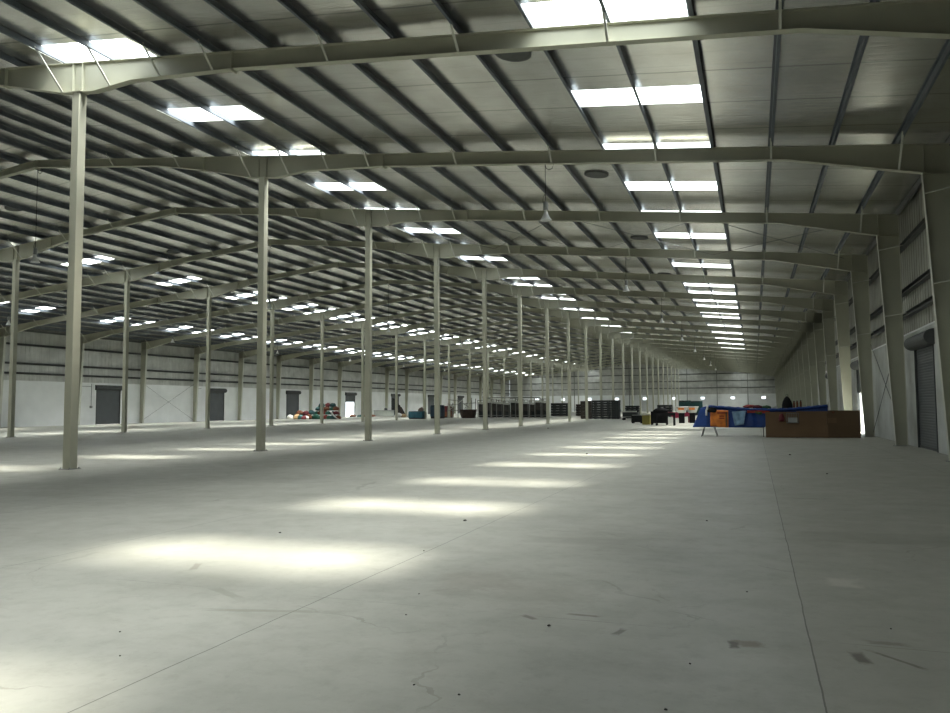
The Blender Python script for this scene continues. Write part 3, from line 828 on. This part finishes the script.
m = MB(); m.box(-1.44, -1.36, YS - .09, YS - .08, .55, 1.3); m.build('print_border', BROWN, o)
sack('rolled_cloth', blob_mesh('rolled_cloth', BLACK, 5), (-2.1, YS - .10, 1.28), (.22, .08, .17), 0, 'black cloth lump at the top corner of the orange printed sheet', 'cloth')
m = MB(); m.tube([(-2.42, YS + .06, 1.12), (-2.40, YS + .07, 1.38), (-2.33, YS + .09, 1.62), (-2.30, YS + .1, 1.70)], [.05, .06, .06, .05], 10)
tag(m.build('plastic_roll', PALE), 'pale plastic roll standing at the left end of the blue tarpaulin', 'roll')
hanging_sheet('plastic_sheet', -1.12, -.42, .62, 1.34, YS, PALEB, 'pale blue crumpled plastic sheet beside the orange printed sheet', 'plastic sheet', .12, 5, .35)
hanging_sheet('cloth_strip', -.36, .75, 1.22, 1.36, YS, REDP, 'narrow red cloth strip along the front edge of the tarpaulin', 'cloth', .05, 7)
hanging_sheet('cloth_strip', .05, .36, 1.20, 1.33, YS - .03, GRASSY, 'small green cloth strip overlapping the red strip', 'cloth', .05, 9)
m = MB(); m.bar((3.52, YT0 - .12, 1.3), (3.52, YT0 - .12, 1.76), .05, .05); tag(m.build('white_post', PALE), 'short white post at the right end of the blue tarpaulin', 'post')
# goods standing on the tarpaulin
def zt(x): return interp(TOPZ, x) + .045
t = thing('black_bag', 'black peaked bag standing on the blue tarpaulin near the right wall', 'bag', (1.62, 43.55, zt(1.62)))
m = MB(); m.lathe([(.27, 0), (.26, .16), (.22, .34), (.13, .52), (.06, .60), (.001, .62)], 14); o2 = m.build('bag_body', BLACK, t)
m = MB(); m.tube([(-.06, 0, .56), (-.05, 0, .70), (.05, 0, .70), (.06, 0, .56)], .015, 6); m.build('strap', CORD, t)
jar = thing('brown_jar', 'brown jar on the blue tarpaulin, left of three beside the black bag', 'jar', (1.95, 43.5, zt(1.95)), 'brown jars on the tarpaulin')
m = MB(); m.lathe([(.05, 0), (.055, .02), (.055, .24), (.035, .29), (.035, .31)], 12); m.build('jar_body', RUST, jar)
m = MB(); m.lathe([(.04, .31), (.04, .35), (.001, .35)], 12); m.build('lid', BLACK, jar)
dup(jar, (2.10, 43.5, zt(2.1)), 'brown jar on the blue tarpaulin, middle of three beside the black bag')
dup(jar, (2.27, 43.5, zt(2.27)), 'brown jar on the blue tarpaulin, right of three beside the black bag')
for i, (x, mt, s, nm) in enumerate(((-.25, REDP, .22, 'red brown'), (.15, MAROON, .2, 'maroon'), (.62, GRASSY, .20, 'green'), (1.0, PALE, .15, 'white'), (3.75, RUST, .19, 'rust coloured'))):
    z = zt(x) if x < 3.5 else 1.21
    y = 43.7 if x < 3.5 else 42.5
    sack('bundle', blob_mesh('bundle', mt, i + 11), (x, y, z), (s * 1.3, s * .8, s * .55), .3 * i, ('%s bundle lying on the blue tarpaulin' if x < 3.5 else '%s bundle on the brown counter shelf') % nm, 'bundle')

# ------------------------------------------------------------------ dark tables and goods behind, Y about 65-79
def table(name, x, y, w, d, h, mt, label, drape=0, rz=0):
    t = thing(name, label, 'table', (x, y, 0), None, rz)
    m = MB(); m.box(-w / 2, w / 2, -d / 2, d / 2, h - .05, h); m.build('tabletop', mt, t)
    for sx in (-1, 1):
        for s2 in (-1, 1):
            m = MB(); m.box(sx * (w / 2 - .06) - .05, sx * (w / 2 - .06) + .05, s2 * (d / 2 - .06) - .05, s2 * (d / 2 - .06) + .05, 0, h - .05); m.build('leg', mt, t)
    if drape:
        m = MB(); m.box(-w / 2, w / 2, -d / 2 - .02, -d / 2, h - drape, h - .01); m.build('modesty_panel', mt, t)
    return t
table('work_table', -6.95, 65.6, 1.55, .9, 1.05, BLACK, 'black table with thick legs, front one in the group left of the tarpaulin', .25)
table('work_table', -7.65, 67.5, 1.36, .9, 1.15, BLACK, 'black panelled table behind the front black table', 1.0)
sack('tool_bag', blob_mesh('tool_bag', BLACK, 21), (-7.3, 65.5, 1.05), (.62, .35, .27), 0, 'black lumpy bag lying on the front black table', 'bag')
t = thing('storage_box', 'dull yellow box with a pale cloth over its top beside the black tables', 'box', (-8.87, 68.5, 0))
m = MB(); m.box(-.32, .32, -.4, .4, 0, .82); m.build('box_body', YELLOW, t)
m = MB(); m.prism([(-.38, .8), (.36, .82), (.34, .95), (-.28, 1.02)], 'y', -.46, .46); m.build('cover_cloth', CREAMTOP, t)
t = thing('tool_chest', 'black chest with a pale strip on top, left of the yellow box', 'chest', (-10.35, 73.5, 0))
m = MB(); m.box(-.52, .52, -.4, .4, .1, .72); m.build('chest_body', BLACK, t)
m = MB(); m.box(-.45, .4, -.38, .38, .72, .78); m.build('lid', RACK, t)
for x in (-.4, .4):
    m = MB(); m.box(x - .1, x + .1, -.38, .38, 0, .1); m.build('foot', BLACK, t)
t = table('stall_table', -7.0, 76.5, 2.3, 1.0, .95, MAROON, 'table with a crimson cloth hanging down its front behind the black tables')
m = MB(); m.prism([(-.2, .42), (1.25, .62), (1.15, .99), (-1.1, .99)], 'y', -.56, -.53); m.build('cloth', PINK, t)
def tub(x, y, label):
    t = thing('white_tub', label, 'tub', (x, y, 0), 'white tubs on dark stands')
    m = MB(); m.lathe([(.36, .95), (.56, 1.50), (.59, 1.50), (.59, 1.54), (.52, 1.54), (.34, 1.0), (.001, 1.0)], 20); m.build('tub_body', TUBWHITE, t)
    m = MB(); m.box(-.26, .26, -.545, -.40, 1.22, 1.42); m.build('badge', ORANGE, t)
    m = MB(); m.box(-.25, .25, -.25, .25, 0, .95); m.build('stand', BLACK, t)
    return t
tb = tub(-6.35, 73.9, 'white tapered tub with an orange badge on a dark stand, left of two')
dup(tb, (-5.45, 74.6, 0), 'white tapered tub with an orange badge on a dark stand, right of two')

# ------------------------------------------------------------------ stacks of dark crates
def crate_proto(w, d, h, mt, label, grp):
    t = thing('crate', label, 'crate', (0, 0, 0), grp)
    m = MB(); m.box(-w / 2, w / 2, -d / 2, d / 2, .035, h - .03); m.build('crate_body', mt, t)
    m = MB(); m.box(-w / 2 - .03, w / 2 + .03, -d / 2 - .03, d / 2 + .03, h - .03, h); m.build('rim', mt, t)
    for x in (-w * .36, 0, w * .36):
        m = MB(); m.box(x - .09, x + .09, -d / 2 + .02, d / 2 - .02, 0, .035); m.build('runner', DKCRATE, t)
    return t
def stack(x, y, w, d, h, n, mt, nm, grp):
    pr = crate_proto(w, d, h, mt, '', grp)
    for k in range(n):
        lb = '%s, %s layer up' % (nm, nth(k + 1))
        if k == 0: pr.location = (x, y, 0); pr['label'] = lb
        else: dup(pr, (x + random.uniform(-.02, .02), y, h * k), lb)
CG = 'dark flat crates in stacks'
stack(-19.9, 96.6, 1.35, 1.2, .45, 5, DKCRATE2, 'brown black crate in the left column of the big dark stack', CG)
stack(-17.9, 96.3, 2.25, 1.2, .29, 8, DKCRATE, 'charcoal crate in the middle column of the big dark stack', CG)
stack(-16.2, 96.3, .95, 1.2, .29, 8, DKCRATE, 'narrow charcoal crate in right column of the big dark stack', CG)
stack(-14.6, 99.5, 1.7, 1.2, .27, 6, DKCRATE, 'charcoal crate in low stack right of the big stack', CG)
stack(-29.7, 123.5, 3.0, 1.5, .42, 5, DKCRATE, 'wide dark crate in stack behind the near columns', CG)
stack(-26.2, 124.5, 2.2, 1.5, .38, 5, DKCRATE2, 'dark brown crate in stack right of the wide crates', CG)
stack(-11.9, 112, 2.0, 1.3, .34, 5, DKCRATE, 'charcoal crate in the far stack behind the yellow box', CG)
# low trolley between stacks and yellow box
t = thing('steel_trolley', 'low grey steel trolley with pale load beside the dark crates', 'trolley', (-13.1, 88, 0))
m = MB(); m.box(-1.1, 1.1, -.5, .5, .35, .42); m.build('deck', RACK, t)
m = MB(); m.box(-.8, .6, -.4, .4, .9, 1.05); m.build('load', RACKPALE, t)
m = MB(); m.box(-.9, .8, -.4, .4, .42, .9); m.build('load', DKCRATE, t)
for x in (-.8, .8):
    for y in (-.4, .4):
        m = MB(); m.tube([(x, y - .05, .15), (x, y + .05, .15)], .15, 12); m.build('wheel', BLACK, t)
        m = MB(); m.box(x - .03, x + .03, y - .03, y + .03, .15, .36); m.build('fork', RACK, t)

# ------------------------------------------------------------------ rows of steel frames, Y about 104
def frame_trolley(label):
    t = thing('trolley', label, 'trolley', (0, 0, 0), 'steel trolleys in the long row')
    for sx in (-.42, .42):
        for y in (-.5, .5):
            m = MB(); m.bar((sx, y, 0), (sx, y, 2.55), .07, .07); m.build('post', RACK, t)
    m = MB(); m.box(-.46, .46, -.57, -.45, 2.02, 2.27); m.build('rail', RACKPALE, t)
    m = MB(); m.box(-.45, .45, -.55, -.48, 2.48, 2.56); m.build('rail', RACK, t)
    m = MB(); m.box(-.45, .45, -.55, -.48, .32, .40); m.build('rail', RACK, t)
    m = MB(); m.box(-.36, .30, -.4, .4, .12, 1.98); m.build('load', LOADGREY, t)
    m = MB(); m.box(-.1, .36, -.47, -.41, .10, .95); m.build('load', DKCRATE, t)
    return t
fp = frame_trolley('grey steel frame trolley in the long row behind the columns, leftmost of the row')
for i in range(11):
    loc = (-36.9 + .94 * i, 104.9 + .25 * (i % 3), 0)
    if i == 0: fp.location = loc
    else: dup(fp, loc, 'grey steel frame trolley in the long row behind the columns, %s from the left' % nth(i + 1), scale=(1, 1, 1 + .05 * ((i * 7) % 4 - 1)))
# long tubes lying on top of the frames
for i, (xa, xb, y, z) in enumerate(((-36, -29, 104.6, 2.84), (-34.6, -28.2, 104.8, 2.92), (-36.8, -31, 105.0, 2.90))):
    m = MB(); m.tube([(xa, y, z), (xb, y, z - .02)], .05, 8)
    tag(m.build('steel_tube', RACK), 'long steel tube lying on top of the frame row, %s of three' % ('front', 'middle', 'back')[i], 'tube', 'steel tubes on the frames')
# machine cluster left of it
t = thing('machine', 'tangled grey steel machine frame at the left end of the frame row', 'machine', (-40.3, 106, 0))
rnd = random.Random(4)
for i in range(7):
    x = -2.2 + i * .72; h = 2.0 + rnd.random() * 1.0
    m = MB(); m.bar((x, rnd.uniform(-.4, .4), 0), (x + rnd.uniform(-.1, .1), 0, h), .09, .09); m.build('post', RACK, t)
for i, (a, c) in enumerate((((-2.2, 0, 1.9), (2.2, 0, 2.2)), ((-2.2, 0, 2.7), (0, 0, 2.4)), ((-1.9, -.2, 1.2), (.2, -.2, 2.7)), ((.4, -.2, 1.3), (1.6, -.2, 2.8)), ((-.6, -.2, 2.6), (1.2, -.2, 1.5)), ((-2.2, 0, 1.1), (2.2, 0, 1.15)))):
    m = MB(); m.bar(a, c, .08, .08); m.build('strut', RACKPALE if i in (2, 3) else RACK, t)
for i, (x, z) in enumerate(((-1.5, 1.75), (.9, 1.9), (1.7, .75))):
    m = MB(); m.lathe([(.001, -.18), (.14, -.14), (.2, 0), (.14, .14), (.001, .18)], 12, (x, -.3, z)); m.build('lamp_head', PALE, t)
t = thing('brown_bin', 'dark brown round bin in front of the tangled steel machine', 'bin', (-38.6, 103.9, 0))
m = MB(); m.lathe([(.95, .05), (1.15, .5), (1.22, 1.15), (1.28, 1.2), (1.2, 1.24), (1.1, 1.15), (.9, .3), (.001, .3)], 22); m.build('bin_body', DKBROWN, t)
m = MB(); m.box(-.8, .8, -.6, .6, 0, .08); m.build('skid', BLACK, t)
t = thing('red_cabinet', 'dull red cabinet left of the tangled steel machine', 'cabinet', (-43.6, 109, 0))
m = MB(); m.box(-.6, .6, -.4, .4, .15, 1.75); m.build('cabinet_body', RUST, t)
m = MB(); m.box(-.55, .55, -.43, -.40, .9, 1.7); m.build('door', MAROON, t)
for x in (-.5, .5):
    m = MB(); m.box(x - .08, x + .08, -.38, .38, 0, .15); m.build('foot', BLACK, t)
stack(-44.4, 110.2, .8, .8, .3, 2, DKBROWN, 'small dark crate behind the red cabinet', CG)

# blue covered boxes
def covered_box(name, x, y, w, d, h, mt, label):
    t = thing(name, label, 'covered box', (x, y, 0))
    m = MB(); m.box(-w / 2, w / 2, -d / 2, d / 2, 0, h * .94); m.build('box_body', DKCRATE, t)
    b_ = MB(); vs = []; fs = []; n, r = 16, 12
    for i in range(n + 1):
        for j in range(r + 1):
            u, v = i / n * 2 - 1, j / r * 2 - 1
            e = max(abs(u), abs(v))
            xx = max(-.62, min(.62, u)) / .62 * (w / 2 + .03); yy = max(-.62, min(.62, v)) / .62 * (d / 2 + .03)
            drop = max(0, (e - .62) / .38) * h * .82
            k = .04 * mnoise.noise(Vector((u * 4 + x, v * 4, drop * 2)))
            vs.append((xx * (1 + k), yy * (1 + k), h * .97 - drop + k))
    for i in range(n):
        for j in range(r):
            a = i * (r + 1) + j; fs.append((a, a + r + 1, a + r + 2, a + 1))
    b_.add(vs, fs, False); b_.build('cover', mt, t)
covered_box('covered_box', -43.7, 97.6, 2.0, 1.4, 1.1, BLUEBOX, 'low box under a blue green cover between the column rows')
covered_box('covered_box', -42.3, 101.4, 1.55, 1.3, 1.95, NAVY, 'tall box under a navy cover behind the low blue green one')
sack('bundle', blob_mesh('bundle', DKBROWN, 31), (-44.0, 99.5, 0), (.6, .5, 1.0), 0, 'dark brown bundle behind the low blue green box', 'bundle')

covered_box('covered_box', -10.45, 128.3, 1.75, 1.5, 2.45, TEAL, 'tall dark teal covered pallet far beyond the tarpaulin, left one of a pair')
covered_box('covered_box', -8.7, 128.5, 1.75, 1.5, 2.35, TEAL, 'tall dark teal covered pallet far beyond the tarpaulin, right one of a pair')
# ------------------------------------------------------------------ goods along the left wall
t = thing('low_counter', 'long low pale grey counter along the left wall beyond the open shutter', 'counter', (-61.3, 122.8, 0))
m = MB(); m.box(-1.9, 1.6, -.5, .5, .1, 1.05); m.build('counter_body', GREYBOX, t)
m = MB(); m.box(-1.95, 1.65, -.55, .55, 1.05, 1.12); m.build('worktop', LAMPGREY, t)
m = MB(); m.box(-1.85, 1.55, -.45, .45, 0, .1); m.build('plinth', BLACK, t)
sack('bundle', blob_mesh('bundle', DKCRATE, 33), (-61.1, 122.8, 1.12), (.3, .25, .25), 0, 'small dark bundle on the low grey counter', 'bundle')
t = thing('sheet_stack', 'dark sheets leaning in a steep heap before a left shutter', 'sheet stack', (-64.6, 135.2, 0))
for i in range(5):
    m = MB(); x0 = -1.4 + .42 * i
    m.prism([(x0, 0), (x0 + 1.3, 0), (x0 + .72 - .10 * i, 3.3 - .42 * i), (x0 + .2 - .05 * i, 3.4 - .42 * i)], 'y', -.2 + .1 * i, -.15 + .1 * i); m.build('sheet', DKBROWN if i % 2 else DKCRATE, t)
ME = {k: [blob_mesh('sack', v, s) for s in (41, 42)] for k, v in (('green', GREEN), ('maroon', MAROON), ('teal', TEAL), ('rust', RUST), ('tan', TAN), ('white', PALE), ('dull red', REDP))}
rnd = random.Random(12)
# the tall heap beside the far row column, x 317-343 px
heap = []
for lv, (z, n_, half) in enumerate(((0, 7, 2.3), (.62, 6, 2.1), (1.22, 5, 1.8), (1.75, 3, 1.25))):
    for i in range(n_):
        f = (i + .5) / n_ * 2 - 1
        heap.append((f * half + rnd.uniform(-.1, .1), rnd.uniform(-.3, .3) + .15 * lv, z, rnd.uniform(.45, .55)))
cols = ['green', 'rust', 'maroon', 'dull red', 'green', 'teal', 'rust', 'green', 'rust', 'dull red', 'green', 'green', 'maroon', 'teal', 'maroon', 'rust', 'green', 'rust', 'teal', 'maroon', 'teal']
CT = {}
POSW = ['leftmost', 'second from the left', 'third from the left', 'fourth from the left', 'fifth from the left', 'sixth from the left', 'rightmost']
idx = 0
for lv, n_ in enumerate((7, 6, 5, 3)):
    for i in range(n_):
        x, y, z, s = heap[idx]; c = cols[idx]; idx += 1
        pos = 'rightmost' if i == n_ - 1 else POSW[i]
        sack('sack', ME[c][idx % 2], (-58.5 + x, 98.2 + y, z), (s, s * .9, s * .72), rnd.uniform(0, 6), '%s sack in the tall heap, %s layer, %s' % (c, ('bottom', 'second', 'third', 'top')[lv], pos), 'sack', 'sacks in the tall heap')
low = [(-62.2, 94.6, 'white', .45), (-61.4, 95.2, 'tan', .5), (-60.7, 95.0, 'teal', .45), (-61.9, 96.2, 'rust', .55), (-61.0, 96.6, 'maroon', .55), (-60.2, 96.3, 'rust', .5),
       (-59.9, 95.3, 'white', .33), (-60.1, 94.9, 'maroon', .35), (-62.9, 95.6, 'white', .4), (-59.6, 97.4, 'green', .5)]
for i, (x, y, c, s) in enumerate(low):
    sack('sack', ME[c][i % 2], (x, y, 0), (s * 1.05, s * .95, s * .95), i, '%s sack in the low heap by the wall, %s of ten' % (c, nth(i + 1)), 'sack', 'sacks in the low heap')
for i, (x, y, c, s) in enumerate([(-61.5, 96.0, 'rust', .5), (-60.6, 96.2, 'maroon', .45), (-60.4, 97.3, 'teal', .5)]):
    sack('sack', ME[c][i % 2], (x, y, .62), (s * 1.15, s * 1.0, s * .85), i * 2, '%s sack on top of the low heap, %s of three' % (c, ('left', 'middle', 'right')[i]), 'sack', 'sacks in the low heap')
m = MB(); vs = []; fs = []
for i in range(11):
    u = i / 10
    for j in (0, 1): vs.append((-57.1 + 1.5 * u - .2 * math.sin(u * 3) + j * .35 * (1 - .3 * u), 96.9 - .3 * u, 1.1 * (1 - u) ** 1.5 + .0 + .15 * math.sin(u * 3)))
for i in range(10): fs.append((2 * i, 2 * i + 1, 2 * i + 3, 2 * i + 2))
m.add(vs, fs, True); o = m.build('white_sheet', PALE); md = o.modifiers.new('thick', 'SOLIDIFY'); md.thickness = .02
tag(o, 'white curved sheet sliding off the front of the tall heap', 'sheet')
for i, (x, y, c, s) in enumerate([(-64.2, 116.5, 'rust', .45), (-63.2, 117.2, 'teal', .4), (-62.6, 118.6, 'maroon', .45), (-63.6, 119.2, 'tan', .4), (-62.4, 120.4, 'rust', .35), (-58.6, 101.5, 'teal', .45)]):
    sack('sack', ME[c][i % 2], (x, y, 0), (s * 1.4, s, s * .6), i, '%s sack on the floor before the open left shutter, %s of six' % (c, nth(i + 1)), 'sack', 'sacks before the open shutter')
for i, (x, y, c, s) in enumerate([(-53.5, 112.0, 'white', .5), (-52.8, 112.4, 'tan', .42), (-52.0, 113.2, 'white', .48)]):
    sack('sack', ME[c][i % 2], (x, y, 0), (s * 1.3, s, s * .9), i, '%s sack left of the blue green covered box, %s of three' % (c, ('left', 'middle', 'right')[i]), 'sack', 'pale sacks by the covered box')

# ------------------------------------------------------------------ crumbs on the floor
def unproj(px, py):
    x, y = px - 475, py - 356.5
    x, y = x * cr + y * sr, -x * sr + y * cr
    d = fwd + 0 * upf
    v = right0 * (x / F_PX) + upv * (-y / F_PX) + fwd
    t_ = -EYE / v.z
    return v.x * t_, v.y * t_
crumbs = [(465, 521, .045, 'largest dark crumb on the open floor near the long joint'), (280, 533, .032, 'dark crumb above the big sunlit patch'), (424, 551, .015, 'tiny dark crumb right of the big sunlit patch'),
          (414, 685, .014, 'tiny dark crumb near the bottom edge, left of two'), (459, 695, .016, 'tiny dark crumb near the bottom edge, right of two'), (120, 632, .013, 'tiny dark crumb below the sunlit patch, upper of two'),
          (120, 656, .012, 'tiny dark crumb below the sunlit patch, lower of two'), (406, 615, .014, 'tiny crumb beside the faint cross joint, lower'), (419, 594, .013, 'tiny crumb beside the faint cross joint, upper'),
          (707, 521, .026, 'dark crumb left of the long right-hand joint'), (549, 626, .024, 'dark chip on the stained centre of the floor'), (690, 664, .017, 'dark chip below the square floor marks'),
          (747, 592, .015, 'small chip left of the long right-hand joint'), (891, 629, .014, 'small chip right of the long right-hand joint'), (587, 454, .07, 'dark scrap among the distant sunlit patches'),
          (790, 455, .07, 'dark scrap in front of the brown counter'), (666, 710, .018, 'dark chip at the bottom edge of the floor'), (827, 474, .04, 'dark chip on the floor before the right wall'), (548, 428.5, .12, 'dark scrap near the seventh column of the near row')]
cm = [blob_mesh('crumb', CRUMB, s, .5, 8, 6) for s in (51, 52)]
for i, (px, py, s, lb) in enumerate(crumbs):
    x, y = unproj(px, py)
    sack('concrete_crumb', cm[i % 2], (x, y, 0), (s * .62, s * .5, s * .3), i * 1.3, lb, 'crumb', 'floor crumbs')
